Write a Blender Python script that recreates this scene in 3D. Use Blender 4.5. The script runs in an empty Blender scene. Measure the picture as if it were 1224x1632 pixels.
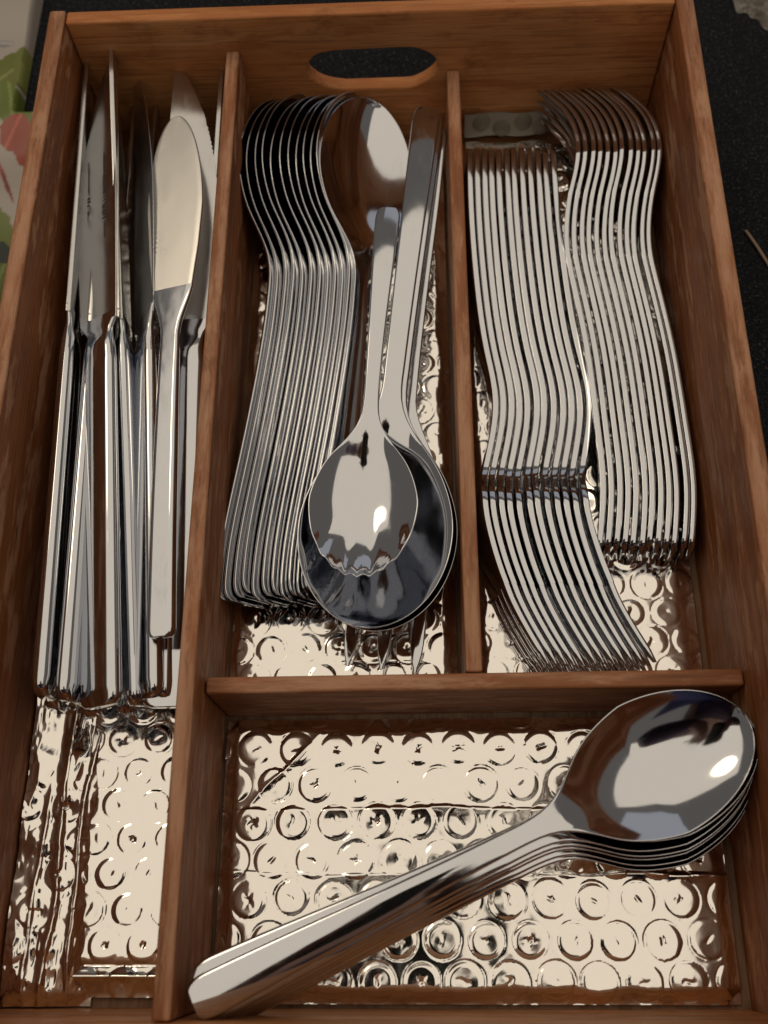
import bpy, bmesh, math, random
import numpy as np
from mathutils import Vector, Matrix
random.seed(7); rng = np.random.default_rng(7)
S = bpy.context.scene
C = S.collection
MM = 0.001

# ------------------------------------------------------------------ camera
cam = bpy.data.cameras.new('camera'); co = bpy.data.objects.new('camera', cam); C.objects.link(co)
co.location = (0.12963, 0.02353, 0.33565)
co.rotation_euler = (0.38896, 0.04081, -0.00081)
cam.sensor_fit = 'VERTICAL'; cam.sensor_height = 24.0
cam.lens = 24.0 * 1602.85 / 1632.0
cam.clip_start = 0.005; cam.clip_end = 50
cam.dof.use_dof = True; cam.dof.focus_distance = 0.33; cam.dof.aperture_fstop = 8.0
S.camera = co

# ------------------------------------------------------------------ light
world = bpy.data.worlds.new('World'); S.world = world; world.use_nodes = True
bg = world.node_tree.nodes['Background']
bg.inputs[0].default_value = (0.29, 0.262, 0.235, 1); bg.inputs[1].default_value = 0.42

def area(name, loc, target, sx, sy, power, col, shape='RECTANGLE'):
    l = bpy.data.lights.new(name, 'AREA'); l.shape = shape; l.size = sx; l.size_y = sy
    l.energy = power; l.color = col
    o = bpy.data.objects.new(name, l); C.objects.link(o); o.location = loc
    o.rotation_euler = (Vector(target) - Vector(loc)).to_track_quat('-Z', 'Y').to_euler()
    return o
area('ceiling_glow', (0.10, 0.40, 1.70), (0.10, 0.40, 0), 3.4, 3.0, 21.5, (1.0, 0.865, 0.685))
area('cool_back_light', (0.75, 2.70, 1.15), (0.1, 0.2, 0.1), 1.7, 1.1, 1.5, (0.84, 0.90, 1.0))  # unseen cool lamp added behind the tray to give the steel bluish reflections
area('ceiling_lamp', (-0.75, 0.95, 1.45), (0.1, 0.2, 0), 0.55, 0.55, 2.2, (1.0, 0.82, 0.58), 'DISK')
S.view_settings.view_transform = 'Standard'; S.view_settings.look = 'None'
S.view_settings.exposure = 0.0; S.view_settings.gamma = 1.0
S.cycles.max_bounces = 10; S.cycles.glossy_bounces = 8; S.cycles.diffuse_bounces = 3
S.cycles.use_denoising = True
S.cycles.sample_clamp_indirect = 6.0

# ------------------------------------------------------------------ materials
def newmat(name):
    m = bpy.data.materials.new(name); m.use_nodes = True
    nt = m.node_tree; b = nt.nodes['Principled BSDF']
    return m, nt, b
def N(nt, t, **k):
    n = nt.nodes.new(t)
    for a, v in k.items(): setattr(n, a, v)
    return n
def ramp(nt, src, stops):
    r = N(nt, 'ShaderNodeValToRGB')
    e = r.color_ramp.elements
    while len(e) < len(stops): e.new(0.5)
    for i, (p, c) in enumerate(stops):
        e[i].position = p; e[i].color = (*c, 1) if len(c) == 3 else c
    nt.links.new(src, r.inputs[0]); return r.outputs[0]
def coords(nt, scale, kind='Object'):
    t = N(nt, 'ShaderNodeTexCoord'); mp = N(nt, 'ShaderNodeMapping')
    mp.inputs['Scale'].default_value = scale
    nt.links.new(t.outputs[kind], mp.inputs[0]); return mp.outputs[0]
def noise(nt, vec, scale, detail=4, rough=0.55, out='Fac'):
    n = N(nt, 'ShaderNodeTexNoise'); n.inputs['Scale'].default_value = scale
    n.inputs['Detail'].default_value = detail; n.inputs['Roughness'].default_value = rough
    nt.links.new(vec, n.inputs['Vector']); return n.outputs[out]
def mix(nt, fac, a, b, mode='MIX'):
    m = N(nt, 'ShaderNodeMix', data_type='RGBA', blend_type=mode)
    for s, v in ((m.inputs[0], fac), (m.inputs[6], a), (m.inputs[7], b)):
        if hasattr(v, 'links') or isinstance(v, bpy.types.NodeSocket): nt.links.new(v, s)
        elif isinstance(v, (int, float)): s.default_value = v
        else: s.default_value = (*v, 1)
    return m.outputs[2]
def bump(nt, b, h, strength, dist):
    n = N(nt, 'ShaderNodeBump'); n.inputs['Strength'].default_value = strength
    n.inputs['Distance'].default_value = dist
    nt.links.new(h, n.inputs['Height']); nt.links.new(n.outputs[0], b.inputs['Normal'])

def wood_mat(name, dark, mid, light, worn, spot=None):
    m, nt, b = newmat(name)
    g1 = noise(nt, coords(nt, (6, 160, 160)), 1.0, 6, 0.6)       # long grain along local X
    g2 = noise(nt, coords(nt, (30, 900, 900)), 1.0, 3, 0.6)      # pores
    col = ramp(nt, g1, [(0.28, dark), (0.5, mid), (0.75, light)])
    pores = ramp(nt, g2, [(0.36, (0.55, 0.5, 0.46)), (0.5, (1, 1, 1))])
    col = mix(nt, 0.75, col, pores, 'MULTIPLY')
    w = noise(nt, coords(nt, (34, 130, 130)), 1.0, 6, 0.68)      # rubbed patches of varnish
    wf = ramp(nt, w, [(0.52, (0, 0, 0)), (0.60, (1, 1, 1))])
    wq = N(nt, 'ShaderNodeMath', operation='MULTIPLY'); nt.links.new(wf, wq.inputs[0]); wq.inputs[1].default_value = 0.72
    col = mix(nt, wq.outputs[0], col, worn)
    big = noise(nt, coords(nt, (14, 30, 30)), 1.0, 3)
    col = mix(nt, 0.8, col, ramp(nt, big, [(0.3, (0.68, 0.66, 0.62)), (0.7, (1.1, 1.08, 1.05))]), 'MULTIPLY')
    g = N(nt, 'ShaderNodeNewGeometry'); sx = N(nt, 'ShaderNodeSeparateXYZ'); nt.links.new(g.outputs['True Normal'], sx.inputs[0])
    wn = noise(nt, coords(nt, (25, 200, 200)), 1.0, 6, 0.7)
    mr = N(nt, 'ShaderNodeMapRange'); nt.links.new(sx.outputs['Z'], mr.inputs[0]); mr.inputs[1].default_value = 0.3; mr.inputs[2].default_value = 0.8
    mm = N(nt, 'ShaderNodeMath', operation='MULTIPLY'); nt.links.new(mr.outputs[0], mm.inputs[0]); nt.links.new(ramp(nt, wn, [(0.42, (0.1,) * 3), (0.6, (0.8,) * 3)]), mm.inputs[1])
    col = mix(nt, mm.outputs[0], col, worn)      # handled top edges have lost their varnish
    st = noise(nt, coords(nt, (22, 45, 45)), 1.0, 5, 0.7)
    col = mix(nt, ramp(nt, st, [(0.58, (0, 0, 0)), (0.72, (0.75,) * 3)]), col, (0.13, 0.045, 0.016))   # old stains
    if spot:
        t = N(nt, 'ShaderNodeTexCoord'); d = N(nt, 'ShaderNodeVectorMath', operation='DISTANCE')
        nt.links.new(t.outputs['Object'], d.inputs[0]); d.inputs[1].default_value = spot[0]
        sf = N(nt, 'ShaderNodeMapRange'); nt.links.new(d.outputs['Value'], sf.inputs[0])
        sf.inputs[1].default_value = spot[1] * 0.3; sf.inputs[2].default_value = spot[1]
        sf.inputs[3].default_value = 0.75; sf.inputs[4].default_value = 0.0
        col = mix(nt, sf.outputs[0], col, (0.05, 0.035, 0.02))
    nt.links.new(col, b.inputs['Base Color'])
    nt.links.new(ramp(nt, w, [(0.4, (0.5,) * 3), (0.65, (0.68,) * 3)]), b.inputs['Roughness'])
    b.inputs['Specular IOR Level'].default_value = 0.32
    bump(nt, b, g2, 0.3, 0.0006)
    return m
WOOD = wood_mat('stained beech', (0.19, 0.066, 0.022), (0.33, 0.117, 0.042), (0.42, 0.17, 0.07), (0.56, 0.31, 0.19))
WOODR = wood_mat('stained beech with knot', (0.19, 0.066, 0.022), (0.33, 0.117, 0.042), (0.42, 0.17, 0.07), (0.56, 0.31, 0.19), ((0.115, 0, 0.0647), 0.005))
WOODB = wood_mat('stained board', (0.48, 0.18, 0.056), (0.62, 0.265, 0.095), (0.70, 0.36, 0.15), (0.46, 0.16, 0.052))
WOODF = wood_mat('plywood base', (0.14, 0.07, 0.035), (0.2, 0.11, 0.06), (0.26, 0.15, 0.085), (0.3, 0.19, 0.12))

def steel(name, col, rough, scr=0.03):
    m, nt, b = newmat(name)
    b.inputs['Base Color'].default_value = (*col, 1); b.inputs['Metallic'].default_value = 1
    n = noise(nt, coords(nt, (60, 60, 60)), 1.0, 4, 0.6)
    sm = noise(nt, coords(nt, (190, 60, 190)), 1.0, 5, 0.7)          # wipe marks and fingerprints
    r1 = ramp(nt, n, [(0.3, (rough,) * 3), (0.75, (rough + scr,) * 3)])
    nt.links.new(mix(nt, 1.0, r1, ramp(nt, sm, [(0.55, (0, 0, 0)), (0.75, (0.10,) * 3)]), 'ADD'), b.inputs['Roughness'])
    bump(nt, b, noise(nt, coords(nt, (90, 45, 90)), 1.0, 2), 0.10, 0.0006)
    return m
STEEL = steel('polished steel', (0.63, 0.645, 0.68), 0.05, 0.05)
BLADE = steel('brushed blade steel', (0.60, 0.60, 0.605), 0.14, 0.08)
SATIN = steel('satin steel', (0.76, 0.745, 0.72), 0.27, 0.07)
FOIL = steel('silver foil', (0.93, 0.90, 0.86), 0.06, 0.05)
m, nt, b = newmat('etched mark'); b.inputs['Base Color'].default_value = (0.05, 0.045, 0.04, 1); b.inputs['Roughness'].default_value = 0.7; ETCH = m
m, nt, b = newmat('milky plastic film'); b.inputs['Base Color'].default_value = (0.34, 0.30, 0.25, 1); b.inputs['Roughness'].default_value = 0.35; FILM = m
m, nt, b = newmat('milky plastic bubble'); b.inputs['Base Color'].default_value = (0.22, 0.19, 0.15, 1); b.inputs['Roughness'].default_value = 0.35; FILMB = m
m, nt, b = newmat('dark woven carpet')
v = coords(nt, (1, 1, 1)); n1 = noise(nt, v, 900, 3, 0.7); n2 = noise(nt, v, 40, 3)
c = ramp(nt, n1, [(0.35, (0.006, 0.007, 0.009)), (0.58, (0.018, 0.020, 0.025)), (0.74, (0.13, 0.13, 0.135))])
nt.links.new(mix(nt, 0.5, c, ramp(nt, n2, [(0.3, (0.6, 0.6, 0.6)), (0.7, (1.2, 1.2, 1.2))]), 'MULTIPLY'), b.inputs['Base Color'])
b.inputs['Roughness'].default_value = 0.95; b.inputs['Specular IOR Level'].default_value = 0.15
bump(nt, b, n1, 0.9, 0.0015); CARPET = m
m, nt, b = newmat('fluffy wool'); v = coords(nt, (1, 1, 1)); n1 = noise(nt, v, 260, 5, 0.7)
nt.links.new(ramp(nt, n1, [(0.3, (0.12, 0.105, 0.09)), (0.6, (0.42, 0.39, 0.35)), (0.8, (0.6, 0.57, 0.52))]), b.inputs['Base Color'])
b.inputs['Roughness'].default_value = 1.0; bump(nt, b, n1, 1.0, 0.003); WOOL = m
m, nt, b = newmat('printed plastic'); a = N(nt, 'ShaderNodeAttribute', attribute_name='print')
nt.links.new(a.outputs['Color'], b.inputs['Base Color']); b.inputs['Roughness'].default_value = 0.4; PRINT = m
m, nt, b = newmat('dry straw'); b.inputs['Base Color'].default_value = (0.32, 0.22, 0.15, 1); b.inputs['Roughness'].default_value = 0.8; STRAW = m

# ------------------------------------------------------------------ object helpers
def link_mesh(name, verts, faces, mat, parent=None, normals=None, smooth=True):
    me = bpy.data.meshes.new(name); me.from_pydata([tuple(v) for v in verts], [], [tuple(f) for f in faces])
    me.update()
    me.polygons.foreach_set('use_smooth', [smooth] * len(me.polygons))
    if normals is not None: me.normals_split_custom_set_from_vertices([tuple(n) for n in normals])
    me.materials.append(mat)
    o = bpy.data.objects.new(name, me); C.objects.link(o)
    if parent: o.parent = parent
    return o
def thing(name, label, cat, group=None):
    o = bpy.data.objects.new(name, None); C.objects.link(o); o.empty_display_size = 0.01
    tag(o, label, cat, group); return o
def tag(o, label, cat, group=None):
    o['label'] = label; o['category'] = cat
    if group: o['group'] = group
def dup(root, label):
    r = root.copy(); C.objects.link(r); r['label'] = label
    for ch in list(root.children):
        c = ch.copy(); C.objects.link(c); c.parent = r
        for g in list(ch.children):
            d = g.copy(); C.objects.link(d); d.parent = c
    return r
def frame(origin, tip, roll):
    """matrix: local Y runs tail to tip, local Z is the face normal; roll 0 = face to the right (on edge), 90 = face up."""
    o = Vector(origin) * MM; y = (Vector(tip) * MM - o).normalized()
    e1 = y.cross(Vector((0, 0, 1))).normalized(); up = e1.cross(y).normalized()
    a = math.radians(roll); z = e1 * math.cos(a) + up * math.sin(a); x = y.cross(z)
    return Matrix(((x.x, y.x, z.x, o.x), (x.y, y.y, z.y, o.y), (x.z, y.z, z.z, o.z), (0, 0, 0, 1)))
def spline(xs, ys, q):
    """natural cubic spline through (xs, ys) evaluated at q"""
    xs = np.array(xs, float); ys = np.array(ys, float); n = len(xs); h = np.diff(xs)
    A = np.eye(n); r = np.zeros(n)
    for i in range(1, n - 1):
        A[i, i - 1] = h[i - 1]; A[i, i] = 2 * (h[i - 1] + h[i]); A[i, i + 1] = h[i]
        r[i] = 3 * ((ys[i + 1] - ys[i]) / h[i] - (ys[i] - ys[i - 1]) / h[i - 1])
    c = np.linalg.solve(A, r); q = np.asarray(q, float)
    i = np.clip(np.searchsorted(xs, q) - 1, 0, n - 2); d = q - xs[i]
    bq = (ys[i + 1] - ys[i]) / h[i] - h[i] * (2 * c[i] + c[i + 1]) / 3
    return ys[i] + bq * d + c[i] * d ** 2 + (c[i + 1] - c[i]) / (3 * h[i]) * d ** 3
def smooth(a, b, x):
    t = np.clip((np.asarray(x, float) - a) / (b - a), 0, 1); return t * t * (3 - 2 * t)

def section(nx, r=0.35):
    """unit ring: list of (u, s) with u in -1..1 across the width and s in -1..1 through the thickness; corners rounded"""
    top = [(-1 + 2 * i / nx, 1.0) for i in range(nx + 1)]
    pts = []
    us = [t[0] for t in top]
    for u in us: pts.append((u, 1.0, 0.0))
    for k in (1, 2, 3): pts.append((1.0, math.cos(math.pi * k / 4), math.sin(math.pi * k / 4)))
    for u in reversed(us): pts.append((u, -1.0, 0.0))
    for k in (1, 2, 3): pts.append((-1.0, -math.cos(math.pi * k / 4), math.sin(math.pi * k / 4)))
    return pts
def loft(ys, w, t, z, sag=None, xc=None, nx=10, er=None, extra=None, taper=None):
    """sweep along Y (mm). w half width, t thickness, z centre height, sag(y) edge lift, er edge roundness"""
    sec = section(nx); n = len(sec); V = []
    for i, y in enumerate(ys):
        e = (er[i] if er is not None else t[i] * 0.5)
        e = min(e, w[i] * 0.6)
        for (u, s, o) in sec:
            x = u * (w[i] - e) + (math.copysign(o * e, u) if o else 0)
            f = x / max(w[i], 1e-6)
            zz = z[i] + s * t[i] * 0.5 * (1 if taper is None else taper(f, y))
            if sag is not None: zz += sag[i] * f * f
            if extra is not None: zz += extra(x, y, f)
            V.append((x + (xc[i] if xc is not None else 0), y, zz))
    F = []
    m = len(ys)
    for i in range(m - 1):
        for k in range(n):
            k2 = (k + 1) % n
            F.append((i * n + k, i * n + k2, (i + 1) * n + k2, (i + 1) * n + k))
    F.append(tuple(range(n - 1, -1, -1))); F.append(tuple((m - 1) * n + k for k in range(n)))
    V = np.array(V) * MM
    return V, F, n
def vnormals(V, F):
    nn = np.zeros_like(V)
    for f in F:
        if len(f) > 4: continue
        a = np.cross(V[f[2]] - V[f[0]], V[f[3]] - V[f[1]])
        for i in f: nn[i] += a
    l = np.linalg.norm(nn, axis=1); l[l == 0] = 1
    return nn / l[:, None]
def split_loft(V, F, n, cuts, names, mats, parent):
    """cut a loft at ring indices into parts that keep the shading of the whole"""
    NN = vnormals(V, F); m = len(V) // n; cuts = [0] + list(cuts) + [m - 1]; out = []
    for a, b_, name, mat in zip(cuts[:-1], cuts[1:], names, mats):
        vv = V[a * n:(b_ + 1) * n]; nn = NN[a * n:(b_ + 1) * n]
        ff = [tuple(i - a * n for i in f) for f in F[:-2] if a * n <= min(f) and max(f) < (b_ + 1) * n]
        ff.append(tuple(range(n - 1, -1, -1))); ff.append(tuple((b_ - a) * n + k for k in range(n)))
        out.append(link_mesh(name, vv, ff, mat, parent, nn))
    return out
def endround(ys, w, L, r0, r1):
    """round the outline of both ends"""
    ys = np.array(ys); w = np.array(w, float).copy()
    k = ys < r0; w[k] *= np.sqrt(np.clip(1 - ((r0 - ys[k]) / r0) ** 2, 0, 1)) * 0.30 + 0.70
    if r1 > 0:
        k = ys > L - r1; w[k] *= np.sqrt(np.clip(1 - ((ys[k] - (L - r1)) / r1) ** 2, 0, 1)) * 0.9 + 0.1
    return w

# ------------------------------------------------------------------ boards
def board(name, size, loc, rotz, mat, parent, bev=0.0012):
    """box with rounded edges, its local X along the grain; origin at the middle of its bottom"""
    bm = bmesh.new(); bmesh.ops.create_cube(bm, size=1)
    for v in bm.verts: v.co = Vector((v.co.x * size[0], v.co.y * size[1], (v.co.z + 0.5) * size[2]))
    bmesh.ops.bevel(bm, geom=list(bm.edges), offset=bev, segments=3, affect='EDGES', profile=0.6)
    me = bpy.data.meshes.new(name); bm.to_mesh(me); bm.free()
    me.polygons.foreach_set('use_smooth', [True] * len(me.polygons)); me.set_sharp_from_angle(angle=math.radians(40))
    me.materials.append(mat); o = bpy.data.objects.new(name, me); C.objects.link(o)
    o.location = loc; o.rotation_euler = (0, 0, rotz); o.parent = parent
    return o

# ------------------------------------------------------------------ setting
CAR_Z = -0.0065
def grid_mesh(name, xs, ys, Z, mat, parent=None):
    nx, ny = len(xs), len(ys)
    X, Y = np.meshgrid(xs, ys)
    V = np.stack([X.ravel(), Y.ravel(), Z.ravel()], 1).astype(np.float32)
    i = (np.arange(ny - 1)[:, None] * nx + np.arange(nx - 1)[None, :]).ravel()
    F = np.stack([i, i + 1, i + nx + 1, i + nx], 1).astype(np.int32)
    me = bpy.data.meshes.new(name)
    me.vertices.add(len(V)); me.vertices.foreach_set('co', V.ravel())
    me.loops.add(F.size); me.loops.foreach_set('vertex_index', F.ravel())
    me.polygons.add(len(F)); me.polygons.foreach_set('loop_start', np.arange(0, F.size, 4, dtype=np.int32))
    me.update(calc_edges=True); me.polygons.foreach_set('use_smooth', np.ones(len(F), bool))
    me.materials.append(mat); o = bpy.data.objects.new(name, me); C.objects.link(o)
    if parent: o.parent = parent
    return o
carpet = grid_mesh('carpet', np.linspace(-3, 3, 60), np.linspace(-3, 3, 60), np.full((60, 60), CAR_Z), CARPET); carpet['kind'] = 'structure'

# ------------------------------------------------------------------ the tray
W, L, H, T = 0.225, 0.3331, 0.0647, 0.0062
tray = thing('cutlery_tray', 'reddish brown wooden cutlery tray with four compartments and a hand hole in its back', 'cutlery tray')
board('base_board', (L + 2 * T - 0.001, W + 2 * T - 0.001, 0.005), (W / 2, L / 2, -0.0055), math.pi / 2, WOODF, tray, 0.0005)
board('side_board', (L + 2 * T, T, H + 0.006), (-T / 2, L / 2, -0.006), math.pi / 2, WOOD, tray)
sb = board('side_board', (L + 2 * T, T, H + 0.006), (W + T / 2, L / 2, -0.006), math.pi / 2, WOODR, tray); sb['label'] = 'side board with a dark knot in its top edge'
board('front_board', (W - 0.0004, T, H + 0.005), (W / 2, -T / 2, -0.0058), 0, WOODB, tray)
# back board with the hand hole
def back_board():
    bm = bmesh.new(); x0, x1, z0, z1 = 0.0002, W - 0.0002, -0.0058, H - 0.0008
    hx0, hx1, hz0, hz1 = 0.0878, 0.1388, 0.0282, 0.0478
    outer = [bm.verts.new((x, 0, z)) for x, z in ((x0, z0), (x1, z0), (x1, z1), (x0, z1))]
    r = (hz1 - hz0) / 2; zc = (hz0 + hz1) / 2; hole = []
    for k in range(28):
        a = 2 * math.pi * k / 28; c, s = math.cos(a), math.sin(a)
        cx = (hx1 - r * 1.5) if c > 0 else (hx0 + r * 1.5)
        hole.append(bm.verts.new((cx + 1.5 * r * c, 0, zc + r * s * (1 + 0.06 * math.sin(3 * a) + 0.035 * math.sin(5 * a + 1)))))
    ed = [bm.edges.new((v[i], v[(i + 1) % len(v)])) for v in (outer, hole) for i in range(len(v))]
    bmesh.ops.triangle_fill(bm, edges=ed, use_beauty=True)
    for f in list(bm.faces):
        c = f.calc_center_median()
        if all(v in hole for v in f.verts): bm.faces.remove(f)
    g = bmesh.ops.extrude_face_region(bm, geom=list(bm.faces))
    bmesh.ops.translate(bm, verts=[e for e in g['geom'] if isinstance(e, bmesh.types.BMVert)], vec=(0, T, 0))
    bmesh.ops.recalc_face_normals(bm, faces=list(bm.faces))
    es = [e for e in bm.edges if len(e.link_faces) == 2 and e.calc_face_angle(0) > 0.9]
    bmesh.ops.bevel(bm, geom=es, offset=0.0011, segments=3, affect='EDGES', profile=0.6)
    me = bpy.data.meshes.new('back_board'); bm.to_mesh(me); bm.free()
    me.polygons.foreach_set('use_smooth', [True] * len(me.polygons)); me.set_sharp_from_angle(angle=math.radians(40))
    me.materials.append(WOODB); o = bpy.data.objects.new('back_board', me); C.objects.link(o)
    o.location = (0, L, 0); o.parent = tray
back_board()
D1, D2, DT = 0.0578, 0.1421, 0.0051
YC, TC, HC = 0.0884, 0.0052, 0.0362
dd = board('divider', (L - 0.0006, DT, 0.0491), (D1 + DT / 2, L / 2, 0.0001), math.pi / 2, WOOD, tray, 0.001); dd['label'] = 'tall divider beside the knives'
dd = board('divider', (L - YC - TC - 0.0006, DT, HC), (D2 + DT / 2, (L + YC + TC) / 2, 0.0001), math.pi / 2, WOOD, tray, 0.001); dd['label'] = 'low divider between spoons and forks'
cd = board('cross_divider', (W - D1 - DT - 0.0010, TC, HC + 0.0002), ((W + D1 + DT) / 2, YC + TC / 2, 0.0001), math.radians(0.35), WOOD, tray, 0.0012); cd['label'] = 'cross divider in front of spoons and forks'

# ------------------------------------------------------------------ foil bubble liners
def value_noise(X, Y, s, seed):
    r = np.random.default_rng(seed); g = r.random((64, 64)) * 2 - 1
    x, y = X / s, Y / s; xi, yi = np.floor(x).astype(int), np.floor(y).astype(int); fx, fy = x - xi, y - yi
    fx = fx * fx * (3 - 2 * fx); fy = fy * fy * (3 - 2 * fy)
    a, b_, c, d = g[yi % 64, xi % 64], g[yi % 64, (xi + 1) % 64], g[(yi + 1) % 64, xi % 64], g[(yi + 1) % 64, (xi + 1) % 64]
    return (a * (1 - fx) + b_ * fx) * (1 - fy) + (c * (1 - fx) + d * fx) * fy
def bubbles(X, Y, pitch, R, ox, oy, seed, crease=0.22):
    """hexagonal bubble discs with a groove round each and a short crease in each middle (mm)"""
    r = np.random.default_rng(seed); Z = np.zeros_like(X); row = pitch * 0.866
    j0, j1 = int(np.floor((Y.min() - oy) / row)) - 1, int(np.ceil((Y.max() - oy) / row)) + 1
    for j in range(j0, j1 + 1):
        i0, i1 = int(np.floor((X.min() - ox) / pitch)) - 1, int(np.ceil((X.max() - ox) / pitch)) + 1
        for i in range(i0, i1 + 1):
            cx = ox + (i + 0.5 * (j % 2)) * pitch + r.normal(0, 0.15); cy = oy + j * row + r.normal(0, 0.15)
            Rr = R * r.uniform(0.96, 1.03); hgt = r.uniform(0.12, 0.40); ang = r.uniform(0, 2 * math.pi); ph = r.uniform(0, 6.28)
            tx, ty = r.normal(0, 0.020, 2); n = r.integers(1, 4); th = r.uniform(0, 6.28, 3); ca = crease * r.uniform(0.3, 1.6); bow = r.normal(0, 0.6)
            m = (np.abs(X - cx) < pitch * 0.56) & (np.abs(Y - cy) < pitch * 0.56)
            if not m.any(): continue
            dx, dy = X[m] - cx, Y[m] - cy; d = np.hypot(dx, dy); a = np.arctan2(dy, dx)
            z = hgt * (1 - smooth(Rr - 1.5, Rr + 0.1, d)) * (0.8 + 0.2 * np.cos(a - ang)) + (dx * tx + dy * ty) * (d < Rr)
            z -= 0.16 * np.exp(-((d - Rr - 0.1) / 0.27) ** 2) * np.clip(0.7 + 0.5 * np.cos(a - ph), 0.2, 1)
            for k in range(n):
                c, s = math.cos(th[k]), math.sin(th[k])
                l = dx * c + dy * s; q = -dx * s + dy * c + bow * np.sin(l * 1.3)
                z -= ca * np.exp(-(q / 0.42) ** 2) * np.exp(-(l / 1.5) ** 2)
            Z[m] += z
    return Z
def liner(name, label, x0, x1, y0, y1, step, pitch, R, ox, oy, seed, extra=None, edge=(6, 6, 6, 6), base=3.4):
    xs = np.arange(x0, x1 + 1e-6, step); ys = np.arange(y0, y1 + 1e-6, step); X, Y = np.meshgrid(xs, ys)
    wob = 0.9 * value_noise(X, Y, 9, seed + 5)
    Z = np.full_like(X, base)
    for d, e in ((X - x0, edge[0]), (x1 - X, edge[1]), (Y - y0, edge[2]), (y1 - Y, edge[3])):
        if e: Z -= (base - 0.9) * (1 - smooth(0, e, d + wob * smooth(0, 3, d))) * 0.9
    Z += bubbles(X, Y, pitch, R, ox, oy, seed)
    Z += 0.12 * value_noise(X, Y, 7, seed + 1) + 0.045 * value_noise(X, Y, 3.2, seed + 2) + 0.35 * value_noise(X, Y, 24, seed + 3)
    if extra is not None: Z += extra(X, Y)
    o = grid_mesh(name, xs * MM, ys * MM, np.maximum(Z, 0.35) * MM, FOIL)
    tag(o, label, 'foil liner'); return o
def creases(X, Y):
    z = 0
    for y0, a, wd in ((57.5, 1.0, 2.6), (38.2, 0.9, 2.4)):
        yy = Y - y0 - 1.1 * value_noise(X, Y, 34, 91) - 0.5 * value_noise(X, Y, 9, 93)
        z = z + a * (0.65 + 0.5 * value_noise(X, Y, 22, 94)) * np.where(yy < 0, np.exp(yy / wd), np.exp(-yy / 0.5))
    # a diagonal wrinkle in the upper left
    q = (X - 84) * 0.72 - (Y - 70) * 0.69; l = (X - 84) * 0.69 + (Y - 70) * 0.72
    q = q + 0.8 * value_noise(X, Y, 8, 95)
    z = z + 0.6 * np.exp(-np.abs(q) / 0.9) * np.exp(-(l / 16) ** 2)
    return z
liner('bubble_liner', 'silver foil bubble wrap liner under the large spoons', 64.0, 222.0, 1.3, 86.6, 0.4, 13.3, 5.55, 74, 7.5, 11, creases, (5, 5, 5, 5))
liner('bubble_liner', 'silver foil bubble wrap liner under the nested tablespoons', 63.8, 141.2, 94.6, 331.8, 0.5, 11.6, 5.1, 72, 100, 21, None, (3, 5, 0, 6))
liner('bubble_liner', 'silver foil bubble wrap liner under the forks', 147.8, 222.6, 94.6, 331.0, 0.5, 11.8, 5.1, 153, 101, 31, None, (3, 7, 0, 6))
def kn_edge(X, Y): return 1.2 * np.exp(-np.abs(Y - 9.0) / 0.9) - 0.8 * np.exp(-np.abs(Y - 12) / 1.2)
liner('bubble_liner', 'silver foil bubble wrap liner under the knives', 20, 57.2, 3, 331, 0.5, 12.0, 5.0, 30, 17.5, 41, kn_edge, (0, 0, 6, 6))
# crumpled strip folded along the left wall
xs = np.arange(0.8, 27.01, 0.4); ys = np.arange(0.6, 112.01, 0.45); X, Y = np.meshgrid(xs, ys)
rx = 13.5 - (Y - 60) * 0.02 + 2.0 * value_noise(X, Y, 30, 300)
Z = 5.2 - 0.17 * (X - 12) + 0.9 * value_noise(X, Y, 17, 301) 
for x0, a, wd, sd, yl, yh in ((7.5, 1.2, 0.9, 1, -20, 66), (13.5, 2.6, 1.0, 2, 55, 140), (14.4, 2.4, 0.8, 4, -20, 62), (20.5, 1.8, 0.9, 5, -20, 140)):
    xx = X - x0 - 1.6 * value_noise(X, Y, 30, 50 + sd) - 0.35 * value_noise(X, Y, 6, 60 + sd) - (Y - 60) * 0.03
    Z += a * np.exp(-np.abs(xx) / wd) * smooth(yl, yl + 10, Y) * (1 - smooth(yh - 8, yh + 4, Y)) * (0.75 + 0.25 * value_noise(X, Y, 18, 70 + sd))
for s, a, sd in ((11, 0.9, 82), (5.2, 0.30, 83)): Z += a * (1 - 2 * np.abs(value_noise(X * 1.1, Y * 0.8, s, sd)))
fine = smooth(0.15, 0.6, value_noise(X, Y, 15, 88)); Z += fine * 0.16 * (1 - 2 * np.abs(value_noise(X * 2.2, Y * 0.5, 2.2, 89)))
Z += bubbles(X, Y, 12.0, 5.0, 2, 17, 85, 0.4) * smooth(0.0, 0.5, value_noise(X, Y, 20, 86) + 0.55 - X / 40)
Z -= 2.0 * smooth(88, 104, Y); Z *= 0.35 + 0.65 * smooth(26.8, 21, X); Z -= 2.5 * (1 - smooth(0, 5, Y)); Z = np.maximum(Z, 0.6)
Z[:, -8:] = np.minimum(Z[:, -8:], np.linspace(6, 3.6, 8)[None, :])
o = grid_mesh('crumpled_foil', xs * MM, ys * MM, Z * MM, FOIL); tag(o, 'crumpled strip of silver foil folded along the left wall in front of the knives', 'foil')
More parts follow.
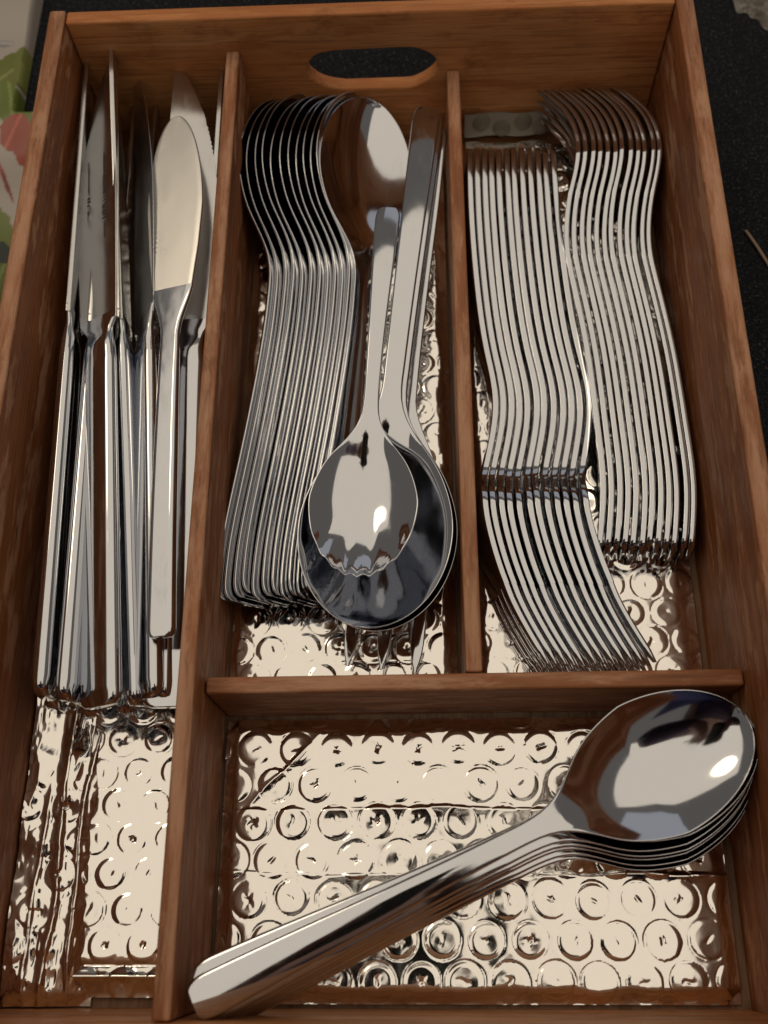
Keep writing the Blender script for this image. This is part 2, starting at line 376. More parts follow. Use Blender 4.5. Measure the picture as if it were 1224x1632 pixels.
# milky end of the liner standing against the back board
film = thing('liner_flap', 'milky end flap of bubble film against the back board above the short forks', 'plastic film')
xs = np.linspace(0.1500, 0.1830, 40); zs = np.linspace(0.0035, 0.0135, 12)
V = [(x, L - 0.0012 - 0.0005 * math.sin(x * 300) - (0.0135 - z) * 0.25, z) for z in zs for x in xs]
F = [(j * 40 + i, j * 40 + i + 1, (j + 1) * 40 + i + 1, (j + 1) * 40 + i) for j in range(11) for i in range(39)]
V2 = [(x, y + 0.0005, z) for x, y, z in V]
n0 = len(V)
link_mesh('film_sheet', V + V2, F + [tuple(n0 + i for i in reversed(f)) for f in F], FILM, film)
for k, (cx, cz) in enumerate(((0.1570, 0.0098), (0.1655, 0.0068), (0.1742, 0.0100), (0.1815, 0.0070))):
    vv, ff = [], []
    for r_ in range(5):
        rr = 0.0037 * (4 - r_) / 4 + 0.00001
        for q in range(20):
            a = 2 * math.pi * q / 20; x = cx + rr * math.cos(a); z = min(cz + rr * math.sin(a), 0.0134)
            y = L - 0.0012 - 0.0005 * math.sin(x * 300) - (0.0135 - z) * 0.25 - 0.0002 - 0.0008 * (r_ / 4) ** 0.5
            vv.append((x, y, z))
    for r_ in range(4):
        for q in range(20): ff.append((r_ * 20 + q, r_ * 20 + (q + 1) % 20, (r_ + 1) * 20 + (q + 1) % 20, (r_ + 1) * 20 + q))
    link_mesh('film_bubble', vv, ff, FILMB, film)

# ------------------------------------------------------------------ forks
def make_fork(curve, label, group, wt=8.6, wn=3.3, wh=11.6, fn=0.60, hb=0.14, tk=1.0):
    """curve: plan points (mm) of a fork lying on its side, tail first; sets its bends"""
    P = np.array(curve, float); d = P[-1] - P[0]; d /= np.linalg.norm(d); e1 = np.array([d[1], -d[0]])
    ly = (P - P[0]) @ d; lz = (P - P[0]) @ e1; Lf = ly[-1]
    yroot = Lf * (fn + 0.215)
    ys = np.concatenate([np.linspace(0, 8, 9), np.linspace(10, yroot, 52)])
    s = ys / Lf
    w = np.interp(s, [0, .10, .3, fn - .12, fn, 1], [wt, wt, wt * .80, wn * 1.35, wn, wn])
    w = wt + (wn - wt) * smooth(0.06, fn, s) ** 0.8
    w = w + (wh - wn) * smooth(fn, fn + hb, s)
    w = endround(ys, w, Lf, 7, 0)
    z = spline(ly, lz, ys); t = np.interp(s, [0, .2, fn - .05, fn + .12, 1], [2.3 * tk, 2.35 * tk, 2.4 * tk, 2.1 * tk, 1.9 * tk])
    V, F, n = loft(ys, w, t, z, nx=6, er=np.full(len(ys), 0.16))
    r = thing('dinner_fork', label, 'fork', group)
    ic = int(np.argmin(np.abs(s - fn)))
    split_loft(V, F, n, [ic], ['handle', 'head'], [STEEL, STEEL], r)
    tw = 2 * wh / 4
    for k in range(4):
        xk = (-1.5 + k) * tw * 1.0
        yt = np.concatenate([np.linspace(yroot - 2.5, Lf - 4, 16), np.linspace(Lf - 3, Lf, 5)])
        f = (yt - yroot) / (Lf - yroot)
        wk = np.interp(f, [-.1, 0, .15, 1], [tw * .5, tw * .46, tw * .36, tw * .27]) * np.sqrt(np.clip((Lf - yt) / 4, 0.08, 1))
        xk_ = xk * (1 - 0.06 * np.clip(f, 0, 1)); xk_ = np.sign(xk) * (np.abs(xk_))
        V, F, n = loft(yt, wk, np.interp(f, [0, .8, 1], [1.9, 1.8, 1.2]), spline(ly, lz, yt), xc=xk_, nx=3, er=np.full(len(yt), 0.2))
        link_mesh('tine', V, F, STEEL, r, vnormals(V, F))
    return r, P[0], P[-1]
ORD = ['first', 'second', 'third', 'fourth', 'fifth', 'sixth', 'seventh', 'eighth', 'ninth', 'tenth', 'eleventh', 'twelfth', 'thirteenth']
def fork_stack(curve, n, step, zt, zp, lab, group, lean, gaps={}, **k):
    x = 0
    for i in range(n):
        text = lab % ORD[n - 1 - i]
        if i == 0: r, a, b_ = make_fork(curve, text, group, **k); root = r
        else: r = dup(root, text)
        x -= (step * (1 + random.uniform(-.12, .12)) + gaps.get(i, 0)) if i else 0
        jy = random.uniform(-.7, .7); ja = random.uniform(-.35, .35)
        r.matrix_world = frame((a[0] + x, a[1] + jy, zt), (b_[0] + x * 1.03 + ja, b_[1] + jy, zp), lean + random.uniform(-1.0, 1.0))
RF = [(219.5, 139.2), (222.4, 159.0), (222.6, 180.7), (221.5, 214.6), (218.5, 245.8), (217.4, 262.9), (219.2, 275.3), (222.6, 288.0), (224.4, 300.0), (223.2, 311.5), (218.8, 321.5), (211.0, 331.2)]
fork_stack(RF, 12, 2.78, 12.5, 18.5, 'dinner fork on its side, %s from left in the stack with tines toward the back', 'forks stacked tines up beside the right wall', 8, {2: .6}, tk=0.88)
LF = [(183.0, 308.9), (182.6, 286.7), (184.1, 244.0), (187.1, 215.5), (189.5, 196.4), (185.0, 169.2), (183.0, 157.8), (184.7, 139.4), (191.8, 116.7), (201.2, 99.1)]
fork_stack([(x, y) for x, y in LF], 12, 3.0, 12.5, 13.5, 'dinner fork on its side, %s from left in the stack with tines toward the front', 'forks stacked tines down beside the low divider', 6, fn=0.66, hb=0.075)

# ------------------------------------------------------------------ spoons
def make_spoon(name, label, cat, group, Ls, Lb, wb, D, wt, wn, prof, t=1.9, shell=False, nb=46, tipz=0.0, egg=0.0, crown=0.45):
    """Ls total length, Lb bowl length, wb bowl half width, D depth, prof = [(y, z)] handle curve up to the bowl"""
    y0 = Ls - Lb; a = Lb / 2; yc = y0 + a
    yh = np.concatenate([np.linspace(0, 6, 7), np.linspace(8, y0 - 2, 34)])
    ph = np.linspace(-math.pi / 2 + 0.16, math.pi / 2 - 0.02, nb); yb = yc + a * np.sin(ph)
    ys = np.concatenate([yh, yb[yb > yh[-1] + 0.3]])
    v = np.clip((ys - yc) / a, -1, 1)
    wh = wt + (wn - wt) * smooth(0.0, y0 - 12, ys) ** 0.85
    cy_, cw_ = zip(*[(y0 - 18, wn), (y0 - 8, wn * 1.03), (y0 - 1, wn + .07 * wb), (y0 + .10 * Lb, wn * .6 + .34 * wb), (y0 + .20 * Lb, wn * .25 + .63 * wb), (y0 + .32 * Lb, .86 * wb), (y0 + .44 * Lb, .97 * wb), (y0 + (.54 + egg) * Lb, wb), (y0 + .66 * Lb, wb * (.975 + egg * .3))])
    wsp = spline(cy_, cw_, np.clip(ys, cy_[0], cy_[-1]))
    ym = y0 + (.54 + egg) * Lb
    wel = wb * np.sqrt(np.clip(1 - ((ys - ym) / (Ls - ym)) ** 2, 0, 1))
    w = np.where(ys < y0 - 18, wh, np.where(ys < ym, wsp, wel))
    dep = D * np.clip((w - wn) / (wb - wn), 0, 1) ** 1.15 * (ys > y0 - 10)
    w = endround(ys, w, Ls, 6, 0)
    w[-1] = max(w[-1], 0.5)
    px, pz = zip(*(list(prof) + [(y0 + Lb * .35, 0.0), (yc + a * .5, tipz * .4), (Ls, tipz)]))
    zr = spline(px, pz, ys)
    tt = np.interp(ys, [0, Ls * .2, y0 - 6, y0 + Lb * .2, Ls], [t, t, t * 1.45, 1.15, 1.0])
    ex = None
    if shell:
        def ex(x, y, f):
            q = smooth(0.05, 0.8, (y - yc) / a)
            return float(0.55 * q * math.cos(math.atan2(x, y - (y0 - 4)) * 34)) * (1 if y > yc else 0)
    zc = zr - dep
    V, F, n = loft(ys, w, tt, zc, sag=dep - crown * (1 - smooth(y0 - 25, y0 + 4, ys)) * (w / max(wt, 1)), nx=18, er=np.full(len(ys), 0.45), extra=ex)
    if shell:      # wavy front edge
        tipv = np.clip((V[:, 1] / MM - yc) / a, 0, 1)
        V[:, 1] += MM * 0.55 * tipv * np.cos(V[:, 0] / MM * 1.55)
    r = thing(name, label, cat, group)
    ic = int(np.argmin(np.abs(ys - (y0 - 1))))
    split_loft(V, F, n, [ic], ['handle', 'bowl'], [STEEL, STEEL], r)
    return r
n = 12
for i in range(n):
    lab = 'tablespoon leaning on its side, %s from the left in the nested stack' % ORD[n - 1 - i] if i else 'tablespoon with its whole bowl in view at the right end of the nested stack'
    r = make_spoon('tablespoon', lab, 'spoon', 'tablespoons nested on their sides', 210, 74, 21.0, 8.5, 8.4, 3.2, [(0, 1.8), (14, 0.4), (45, 1.6), (85, 3.4), (112, 3.4), (132, 2.0)], 1.12, tipz=0.4) if i == 0 else dup(root, lab)
    if i == 0: root = r; xx = 0
    else: xx -= 3.08 * (1 + random.uniform(-.22, .22))
    jy = random.uniform(-1.6, 1.6)
    r.matrix_world = frame((98.5 + xx * 0.98, 124.0 + jy, 14.5), (112.5 + xx, 331.8 + jy * .2, 21.5), (57 if i == 0 else 47) + random.uniform(-1.2, 1.2))
# large spoons lying nested in the front compartment
n = 7
for i in range(n):
    lab = ['large spoon with gleaming bowl at the top of the front stack'] + ['large spoon %s from the top of the front stack' % ORD[k] for k in range(1, n - 1)] + ['large spoon at the bottom of the front stack']
    r = make_spoon('large_spoon', lab[i], 'spoon', 'large spoons nested in the front compartment', 172, 62, 19.6, 8.6, 5.7, 3.0, [(0, 0.0), (20, 1.0), (55, 2.6), (90, 3.4), (104, 2.6)], 1.9, tipz=0.8, egg=-0.05, crown=0.9) if i == 0 else dup(root, lab[i])
    if i == 0: root = r
    if i == 1: dx, dy, da = -1.0, 4.4, -0.6
    else: dx, dy, da = 0, 0, random.uniform(-.6, .6)
    r.matrix_world = frame((67.2 + 0.5 * i + dx * .4, 4.4 - 0.55 * i + dy, 43.0 - 3.1 * i), (218.8 - 0.5 * i, 76.8 - 1.9 * i + da, 40.0 - 3.5 * i), 90 + random.uniform(-.5, .5) - 3)
# serving pieces lying over the tablespoons
def serving(label, dx, dz, root=None, ang=0):
    r = make_spoon('serving_spoon', label, 'spoon', 'serving spoons lying over the tablespoons', 208, 73, 25.3, 10.5, 5.3, 3.6, [(0, 0.0), (15, 1.2), (50, 4.0), (100, 5.0), (125, 4.0)], 2.2, tipz=0.5) if root is None else dup(root, label)
    r.matrix_world = frame((134.3 + dx, 316.0, 33.5 + dz), (110.6 + dx + ang, 108.0 - dx * .5, 31.0 + dz), 90 + 2)
    return r
sp1 = serving('long handled serving spoon lying on top with a small spoon in its bowl', 0, 0)
serving('serving spoon mostly hidden right under the upper serving spoon', 1.5, -3.6, sp1)
# small spoon with a fluted front edge lying in the serving spoon
r = make_spoon('small_spoon', 'small spoon with wavy fluted front edge lying in the serving spoon bowl', 'spoon', None, 141, 52, 18.0, 7.5, 4.6, 2.7, [(0, 1.5), (12, 3.4), (40, 5.0), (65, 4.5), (78, 2.8)], 1.8, shell=True, tipz=-0.5, egg=-0.04)
r.matrix_world = frame((119.3, 266.5, 35.0), (108.8, 127.5, 33.5), 90)
# serving fork under them, tines toward the cross divider
def make_serving_fork():
    Lf = 214; yroot = 168
    ys = np.concatenate([np.linspace(0, 8, 9), np.linspace(10, yroot, 50)])
    w = 5.2 + (3.3 - 5.2) * smooth(0, 110, ys) + (14.0 - 3.3) * smooth(118, 150, ys); w = endround(ys, w, Lf, 6, 0)
    prof = ([0, 20, 60, 110, 135, 160, 190, 214], [0, 1.2, 3.5, 4.0, 1.5, -1.5, -2.5, -0.5])
    V, F, n = loft(ys, w, np.full(len(ys), 2.1), spline(*prof, ys), nx=8, er=np.full(len(ys), .45))
    r = thing('serving_fork', 'broad serving fork under the serving spoons with only its tine tips showing', 'fork')
    split_loft(V, F, n, [36], ['handle', 'head'], [STEEL, STEEL], r)
    for k in range(3):
        yt = np.concatenate([np.linspace(yroot - 3, Lf - 6, 14), np.linspace(Lf - 5, Lf, 5)]); f = (yt - yroot) / (Lf - yroot)
        wk = np.interp(f, [-.1, 0, .2, 1], [4.6, 4.4, 3.2, 2.0]) * np.sqrt(np.clip((Lf - yt) / 8, .12, 1))
        V, F, n = loft(yt, wk, np.full(len(yt), 1.7), spline(*prof, yt), xc=(k - 1) * 10.2 * (1 + 0.1 * f), nx=3, er=np.full(len(yt), .4))
        link_mesh('tine', V, F, STEEL, r, vnormals(V, F))
    return r
r = make_serving_fork(); r.matrix_world = frame((137.3, 313.5, 26.0), (115.4, 100.8, 10.5), 90)

# ------------------------------------------------------------------ knives
def knife_meshes(Lk=250, Lh=124, wt=9.2, wn=7.6, th=6.4, serrate=True, engraved=False, wbl=10.3, r=None):
    ys = np.concatenate([np.linspace(0, 5, 8), np.linspace(8, Lh - 8, 18), np.linspace(Lh - 6, Lh + 12, 14)])
    w = np.interp(ys, [0, Lh - 6, Lh, Lh + 6, Lh + 12], [wt, wn, wn * .92, wn * .86, wbl * .9])
    xc = np.interp(ys, [0, Lh, Lh + 12], [0, 0.4, -0.2])
    t = np.interp(ys, [0, 5, Lh - 10, Lh, Lh + 6, Lh + 12], [th, th, th * .88, th * .8, 2.6, 2.0])
    w = endround(ys, w, Lk, 4, 0)
    tp = t.copy(); tp[:8] *= np.linspace(.72, 1, 8)
    V, F, n = loft(ys, w, tp, np.zeros(len(ys)), xc=xc, nx=12, er=tp * 0.30, taper=lambda f, y: 1 - 0.30 * f * f)
    link_mesh('handle', V, F, STEEL, r, vnormals(V, F))
    yb = np.concatenate([np.linspace(Lh + 9, Lk - 30, 40 if not serrate else 90), Lk - 30 + 30 * np.sin(np.linspace(0.04, math.pi / 2, 18))])
    v = (yb - Lh) / (Lk - Lh)
    sp = np.interp(v, [0, .1, .8, 1], [wbl * .8, wbl * .86, wbl * .92, wbl * .86])          # spine x
    sp = np.where(yb > Lk - 9, sp - 0.0 * yb, sp)
    ed = -(wbl * np.interp(v, [0, .12, .5, .75], [.74, .95, 1.05, 1.06]))
    TL = 85.0; k = yb > Lk - TL; q = np.clip((yb[k] - (Lk - TL)) / TL, 0, 1); ed[k] = ed[k] + (sp[k] - 1.6 - ed[k]) * (1 - np.clip(1 - q ** 2.1, 0, 1) ** 0.72)
    if serrate: ed = ed + 0.22 * np.cos(yb * 2.9) * (v > .25) * (v < .97)
    w = np.maximum((sp - ed) / 2, 0.35); xc = (sp + ed) / 2
    V, F, n = loft(yb, w, np.full(len(yb), 1.9), np.zeros(len(yb)), xc=xc, nx=6, er=np.full(len(yb), .10), taper=lambda f, y: 0.22 + 0.78 * (f * .5 + .5) ** .8)
    bl = link_mesh('blade', V, F, BLADE, r, vnormals(V, F))
    return bl
def knife(label, tail, tip, roll, group='table knives in the left compartment', **k):
    r = thing('table_knife', label, 'knife', group); bl = knife_meshes(r=r, **k); r.matrix_world = frame(tail, tip, roll); return r, bl
def kdup(root, label, tail, tip, roll):
    r = dup(root, label); r.matrix_world = frame(tail, tip, roll); return r
# roll 180: spine... local +X is the spine side; frame(): roll 0 puts +X down, 180 puts +X up
k1, _ = knife('table knife standing on edge against the left wall', (13.6, 88, 33.5), (1.8, 331, 37), 180 - 6)
kdup(k1, 'table knife on edge, second handle from the left wall', (21.4, 86.5, 32.5), (9.0, 330, 29), 180 + 2)
k3, bl = knife('table knife with etched lettering on its tilted blade', (31.8, 84.5, 36), (6.8, 331.5, 43.5), 180 - 58, serrate=False, wbl=10.8, wt=8.2, wn=7.0)
kdup(k1, 'table knife on edge with its pale spine running along the etched blade', (39.6, 87.0, 23.0), (13.4, 331.8, 42.5), 180 - 3)
kdup(k1, 'table knife on edge with its serrated edge curving up between etched blade and spreader', (44.6, 87.5, 31), (23.5, 329.5, 40), -33)
kdup(k1, 'table knife in the shadow right of the serrated blade', (49.0, 87.5, 26), (33.5, 330, 31), -12)
kdup(k1, 'table knife lying flat under the butter spreader with pale rounded blade end', (51.6, 85.3, 30), (44.5, 331.5, 39.5), 270)
kdup(k1, 'table knife on edge close against the tall divider', (54.0, 92, 20), (54.2, 318, 30), 180)
for i, x in enumerate((8, 17, 26, 36, 45, 53)):
    kdup(k1, 'table knife at the bottom of the pile, %s from the left wall' % ORD[i], (x + 2, 88 + i % 3, 13.5), (x - 2, 330, 14), 180 - 5 + 3 * i)
# lettering etched in the blade of the tilted knife: illegible script strokes, one long line and one short
def etch(parent):
    V, F = [], []
    rr = random.Random(5)
    def stroke(pts, wd):
        pts = [Vector((x, y, 0)) for x, y in pts]; b0 = len(V)
        for i, p in enumerate(pts):
            d = (pts[min(i + 1, len(pts) - 1)] - pts[max(i - 1, 0)]); d.normalize(); nn = Vector((-d.y, d.x, 0)) * wd / 2
            for s in (1, -1):
                q = p + nn * s; f = min(1, max(-1, (q.x + 0.6) / 10.3)); z = 0.95 * (0.22 + 0.78 * (f * .5 + .5) ** .8) + 0.06
                V.append((q.x * MM, q.y * MM, z * MM))
        for i in range(len(pts) - 1): F.append((b0 + 2 * i, b0 + 2 * i + 1, b0 + 2 * i + 3, b0 + 2 * i + 2))
    def letters(x0, y0, y1, h, pitch, wd, slant=0.25):
        y = y0
        while y < y1:
            k = rr.randrange(4); hh = h * rr.uniform(.75, 1.15)
            if k == 0: pts = [(x0, y), (x0 + hh, y + slant * hh)]
            elif k == 1: pts = [(x0, y), (x0 + hh * .9, y + .3 * pitch), (x0 + hh * .5, y + .6 * pitch), (x0, y + .5 * pitch)]
            elif k == 2: pts = [(x0 + hh, y), (x0 + hh * .4, y + .1 * pitch), (x0, y + .4 * pitch), (x0 + hh * .7, y + .7 * pitch)]
            else: pts = [(x0 + hh * .5, y), (x0 + hh * .5, y + .6 * pitch), (x0, y + .3 * pitch), (x0 + hh, y + .2 * pitch)]
            stroke(pts, wd); y += pitch
    letters(3.0, 196, 206, 1.7, .85, .26); letters(2.8, 184, 195, 2.2, 1.5, .44); letters(2.4, 176, 183, 2.8, 1.5, .55); letters(3.2, 168, 175, 1.2, .8, .24)
    letters(-5.6, 192, 206, 0.9, .75, .24); letters(-6.0, 186, 189.5, 2.0, 1.4, .5); letters(-5.8, 180, 184, 1.0, .8, .24)
    link_mesh('etched_lettering', V, F, ETCH, parent, smooth=False)
etch(bl)
# broad butter spreader lying on top
def make_spreader():
    r = thing('butter_spreader', 'broad butter spreader with satin oval blade lying on top of the knives', 'butter knife')
    ys = np.concatenate([np.linspace(0, 5, 8), np.linspace(8, 96, 26), np.linspace(98, 124, 18)])
    w = np.interp(ys, [0, 60, 98, 106, 116, 124], [4.7, 4.2, 3.6, 3.4, 3.6, 7.6])
    k = ys > 106; w[k] = 3.6 + (7.9 - 3.6) * smooth(106, 126, ys[k])
    t = np.interp(ys, [0, 70, 90, 124], [3.6, 3.3, 3.0, 1.5]); w = endround(ys, w, 200, 3, 0)
    z = spline([0, 30, 70, 100, 124], [0, 1.0, 1.5, 1.3, 0.9], ys)
    V, F, n = loft(ys, w, t, z, nx=8, er=t * .3); link_mesh('handle', V, F, STEEL, r, vnormals(V, F))
    yb = np.concatenate([np.linspace(122.5, 165, 20), 165 + 35 * np.sin(np.linspace(.05, math.pi / 2 - .01, 22))])
    w = np.interp(yb, [122.5, 140, 158, 165], [7.4, 9.6, 10.9, 11.0]); k = yb > 158
    w[k] = 10.9 * np.sqrt(np.clip(1 - ((yb[k] - 158) / 42.05) ** 2, 0, 1)); w[-1] = max(w[-1], .4)
    V, F, n = loft(yb, w, np.full(len(yb), 1.3), 0.9 + 0 * yb, nx=10, er=np.full(len(yb), .35), xc=-0.9 * smooth(150, 200, yb))
    link_mesh('blade', V, F, SATIN, r, vnormals(V, F))
    r.matrix_world = frame((50.2, 104, 42.5), (41.4, 302.5, 45.5), 90 + 14)
make_spreader()

# ------------------------------------------------------------------ what lies round the tray
# printed plastic bag on the left
xs = np.arange(-0.17, -0.0075, 0.0007); ys = np.arange(0.19, 0.50, 0.0007); X, Y = np.meshgrid(xs, ys)
Z = CAR_Z + 0.002 + 0.010 * (value_noise(X * 1000, Y * 1000, 60, 5) + 1) * smooth(0, 0.06, -0.0075 - X) + 0.003 * (value_noise(X * 1000, Y * 1000, 22, 6) + 1)
Z -= 0.03 * smooth(-0.047, -0.043, X) * smooth(0.352, 0.356, Y)
bag = grid_mesh('printed_bag', xs, ys, Z, PRINT); tag(bag, 'white plastic bag with green leaves and red fruit print beside the tray', 'plastic bag')
col = np.ones((X.size, 4), np.float32); col[:, :3] = (0.40, 0.36, 0.32)
Xf, Yf = X.ravel() * 1000, Y.ravel() * 1000
def leaf(cx, cy, l, w, ang, c):
    a = math.radians(ang); u = (Xf - cx) * math.cos(a) + (Yf - cy) * math.sin(a); v = -(Xf - cx) * math.sin(a) + (Yf - cy) * math.cos(a)
    q = np.abs(u) < l; rough = 1 + .07 * np.sin(u * 0.7) + .03 * np.sin(u * 1.9)
    m = q & (np.abs(v) < w * np.sqrt(np.clip(1 - (u / l) ** 2, 0, 1)) * rough); col[m, :3] = c
    m2 = m & (np.abs(v + .2 * u - 1.2) < .7); col[m2, :3] = np.array(c) * 1.5 + .03
leaf(-57, 366, 26, 9, 62, (0.14, 0.16, 0.03)); leaf(-45, 352, 20, 7, 115, (0.13, 0.17, 0.03)); leaf(-45, 380, 12, 5, 100, (0.15, 0.17, 0.035))
leaf(-44, 342, 9, 7, 80, (0.30, 0.055, 0.03)); leaf(-36, 333, 9, 8, 100, (0.28, 0.05, 0.03)); leaf(-46, 318, 15, 0.9, 115, (0.20, 0.04, 0.035))
leaf(-46, 292, 16, 7, 120, (0.14, 0.17, 0.03)); leaf(-42, 276, 9, 6, 100, (0.012, 0.022, 0.016)); leaf(-40, 262, 12, 5, 90, (0.10, 0.13, 0.02))
leaf(-60, 392, 9, 2.2, 10, (0.26, 0.25, 0.24)); leaf(-90, 330, 30, 10, 40, (0.14, 0.17, 0.03)); leaf(-120, 400, 28, 11, 150, (0.14, 0.17, 0.03)); leaf(-110, 260, 18, 16, 0, (0.28, 0.05, 0.03))
at = bag.data.attributes.new('print', 'FLOAT_COLOR', 'POINT'); at.data.foreach_set('color', col.ravel())
# woolly rug corner, upper right
xs = np.arange(0.25, 0.62, 0.0016); ys = np.arange(0.36, 0.72, 0.0016); X, Y = np.meshgrid(xs, ys)
d = np.hypot(X - 0.40, Y - 0.515) - 0.162 + 0.004 * value_noise(X * 1000, Y * 1000, 9, 1) + 0.003 * value_noise(X * 1000, Y * 1000, 4, 2)
Z = CAR_Z - 0.004 + 0.022 * smooth(0.004, -0.016, d) + 0.004 * value_noise(X * 1000, Y * 1000, 6, 3) * smooth(0.0, -0.01, d) + 0.002 * value_noise(X * 1000, Y * 1000, 3.3, 4) * smooth(0.0, -0.006, d)
rug = grid_mesh('woolly_cushion', xs, ys, Z, WOOL); tag(rug, 'off white woolly cushion on the dark carpet beyond the right corner', 'cushion')
# a dry straw on the carpet
V, F = [], []
pts = [(263.5, 285, 0), (266.2, 278, .4), (269.5, 269.5, .3), (271.3, 264.5, .1)]
for i, p in enumerate(pts):
    for k in range(6):
        a = 2 * math.pi * k / 6; V.append(((p[0] + 0.75 * math.cos(a)) * MM, p[1] * MM, CAR_Z + (p[2] + 0.7 + 0.5 * math.sin(a)) * MM))
for i in range(3):
    for k in range(6): F.append((i * 6 + k, i * 6 + (k + 1) % 6, i * 6 + 6 + (k + 1) % 6, i * 6 + 6 + k))
F += [(5, 4, 3, 2, 1, 0), tuple(18 + k for k in range(6))]
tag(link_mesh('straw', V, F, STRAW), 'short dry straw lying on the dark carpet right of the tray', 'straw')

# ------------------------------------------------------------------ the photographer, reflected in the bowls
def mat(name, col, rough):
    m, nt, b = newmat(name); n = noise(nt, coords(nt, (30, 30, 30)), 1.0, 4)
    nt.links.new(mix(nt, 0.5, col, ramp(nt, n, [(0.3, tuple(c * .6 for c in col)), (0.7, tuple(c * 1.3 for c in col))])), b.inputs['Base Color'])
    b.inputs['Roughness'].default_value = rough; return m
SKIN = mat('skin', (0.42, 0.22, 0.15), 0.5); KNIT = mat('purple knit', (0.10, 0.062, 0.10), 0.9)
DENIM = mat('navy denim', (0.055, 0.062, 0.19), 0.85); HAIR = mat('brown hair', (0.035, 0.02, 0.012), 0.6); PHONE = mat('black phone', (0.012, 0.012, 0.014), 0.25)
def skin_body(name, nodes, edges, mat_, parent, levels=2):
    bm = bmesh.new(); sl = bm.verts.layers.skin.verify(); keys = list(nodes); vs = {}
    for k in keys:
        x, y, z, r_ = nodes[k]; v = bm.verts.new((x, y, z)); v[sl].radius = (r_, r_); v[sl].use_root = (k == keys[0]); vs[k] = v
    for a_, b_ in edges: bm.edges.new((vs[a_], vs[b_]))
    me = bpy.data.meshes.new(name); bm.to_mesh(me); bm.free(); me.materials.append(mat_)
    o = bpy.data.objects.new(name, me); C.objects.link(o); o.parent = parent
    sk = o.modifiers.new('skin', 'SKIN'); sk.use_smooth_shade = True
    ss = o.modifiers.new('smooth', 'SUBSURF'); ss.levels = ss.render_levels = levels
    return o
me_ = thing('person', 'person in dark purple sweater and navy trousers kneeling to photograph the tray with a phone', 'person')
cx = 0.13
nd = {'pelvis': (cx, -.36, .20, .15), 'waist': (cx, -.30, .32, .15), 'chest': (cx, -.225, .46, .165), 'neck': (cx, -.175, .585, .055), 'skull': (cx, -.12, .66, .085), 'crown': (cx, -.11, .715, .075)}
eg = [('pelvis', 'waist'), ('waist', 'chest'), ('chest', 'neck'), ('neck', 'skull'), ('skull', 'crown')]
for s_, q in (('l', -1), ('r', 1)):
    nd.update({s_ + 'sh': (cx + q * .17, -.23, .52, .06), s_ + 'el': (cx + q * .24, -.15, .33, .055), s_ + 'wr': (cx + q * .075, -.105, .285, .028), s_ + 'pm': (cx + q * .055, -.060, .292, .030),
               s_ + 'hp': (cx + q * .09, -.37, .14, .09), s_ + 'kn': (cx + q * .14, -.11, .06, .065), s_ + 'an': (cx + q * .12, -.44, .045, .04), s_ + 'ft': (cx + q * .12, -.54, .03, .035)})
    eg += [('chest', s_ + 'sh'), (s_ + 'sh', s_ + 'el'), (s_ + 'el', s_ + 'wr'), (s_ + 'wr', s_ + 'pm'), ('pelvis', s_ + 'hp'), (s_ + 'hp', s_ + 'kn'), (s_ + 'kn', s_ + 'an'), (s_ + 'an', s_ + 'ft')]
    for f in range(4):
        y = -.075 + f * .019; l = (.85, 1.0, .95, .75)[f]
        nd[s_ + 'f%da' % f] = (cx + q * .050, y, .300 + .001 * f, .0085); nd[s_ + 'f%db' % f] = (cx + q * (.046 - .004 * l), y + .006, .318 + .02 * (y + .06), .0078); nd[s_ + 'f%dc' % f] = (cx + q * (.046 - .020 * l), y + .010, .331 + .02 * (y + .06), .0066)
        eg += [(s_ + 'pm', s_ + 'f%da' % f), (s_ + 'f%da' % f, s_ + 'f%db' % f), (s_ + 'f%db' % f, s_ + 'f%dc' % f)]
    nd[s_ + 't1'] = (cx + q * .052, -.088, .312, .011); nd[s_ + 't2'] = (cx + q * .040, -.074, .326, .009); eg += [(s_ + 'pm', s_ + 't1'), (s_ + 't1', s_ + 't2')]
skin_body('body', nd, eg, SKIN, me_)
def sub(names, grow): return {k: (*nd[k][:3], nd[k][3] + grow) for k in names}
jm = ['chest', 'waist', 'pelvis', 'lsh', 'lel', 'lwr', 'rsh', 'rel', 'rwr']
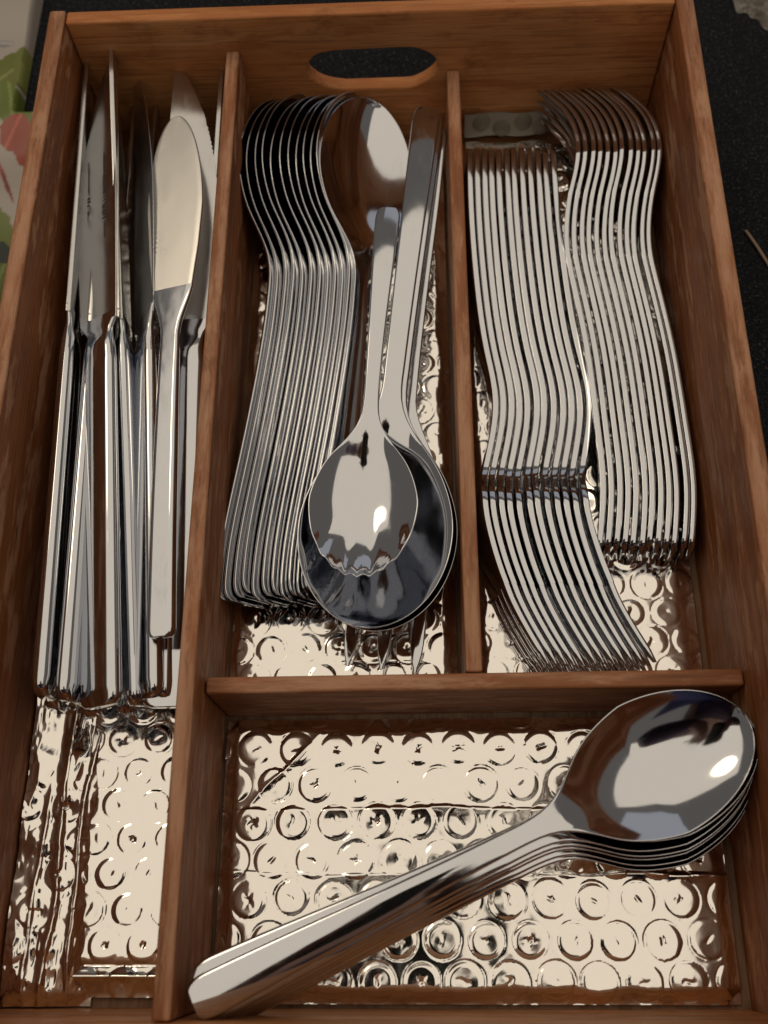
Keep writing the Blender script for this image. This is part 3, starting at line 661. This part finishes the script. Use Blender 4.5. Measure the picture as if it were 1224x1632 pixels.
skin_body('sweater', sub(jm, .012), [e for e in eg if e[0] in jm and e[1] in jm], KNIT, me_)
tm = ['pelvis', 'lhp', 'lkn', 'lan', 'rhp', 'rkn', 'ran']
skin_body('trousers', sub(tm, .014), [e for e in eg if e[0] in tm and e[1] in tm], DENIM, me_)
skin_body('hair', {'a': (cx, -.147, .680, .088), 'b': (cx, -.120, .745, .072), 'c': (cx, -.085, .750, .055)}, [('a', 'b'), ('b', 'c')], HAIR, me_)
skin_body('nose', {'a': (cx, -.035, .670, .012), 'b': (cx, -.023, .650, .013)}, [('a', 'b')], SKIN, me_, 1)
for q in (-1, 1):
    skin_body('ear', {'a': (cx + q * .088, -.123, .68, .012), 'b': (cx + q * .090, -.121, .65, .011)}, [('a', 'b')], SKIN, me_, 1)
    skin_body('eye', {'a': (cx + q * .031, -.042, .686, .009), 'b': (cx + q * .033, -.042, .686, .009)}, [('a', 'b')], PHONE, me_, 1)
skin_body('mouth', {'a': (cx - .022, -.041, .625, .006), 'b': (cx, -.035, .623, .008), 'c': (cx + .022, -.041, .625, .006)}, [('a', 'b'), ('b', 'c')], mat('lips', (.35, .12, .10), .5), me_, 1)
ph_ = thing('phone', 'black phone held over the tray by the kneeling person', 'phone')
bm = bmesh.new(); bmesh.ops.create_cube(bm, size=1)
for v in bm.verts: v.co = Vector((v.co.x * .074, v.co.y * .155, v.co.z * .008))
bmesh.ops.bevel(bm, geom=[e for e in bm.edges if abs((e.verts[0].co - e.verts[1].co).z) > .004], offset=.009, segments=5, affect='EDGES')
bmesh.ops.bevel(bm, geom=[e for e in bm.edges if e.calc_face_angle(0) > 1.0], offset=.0015, segments=2, affect='EDGES')
me = bpy.data.meshes.new('phone_body'); bm.to_mesh(me); bm.free(); me.materials.append(PHONE)
o = bpy.data.objects.new('phone_body', me); C.objects.link(o); o.parent = ph_
mw = co.rotation_euler.to_matrix().to_4x4(); mw.translation = Vector(co.location) + mw.to_3x3() @ Vector((-.015, -.046, .011)); ph_.matrix_world = mw
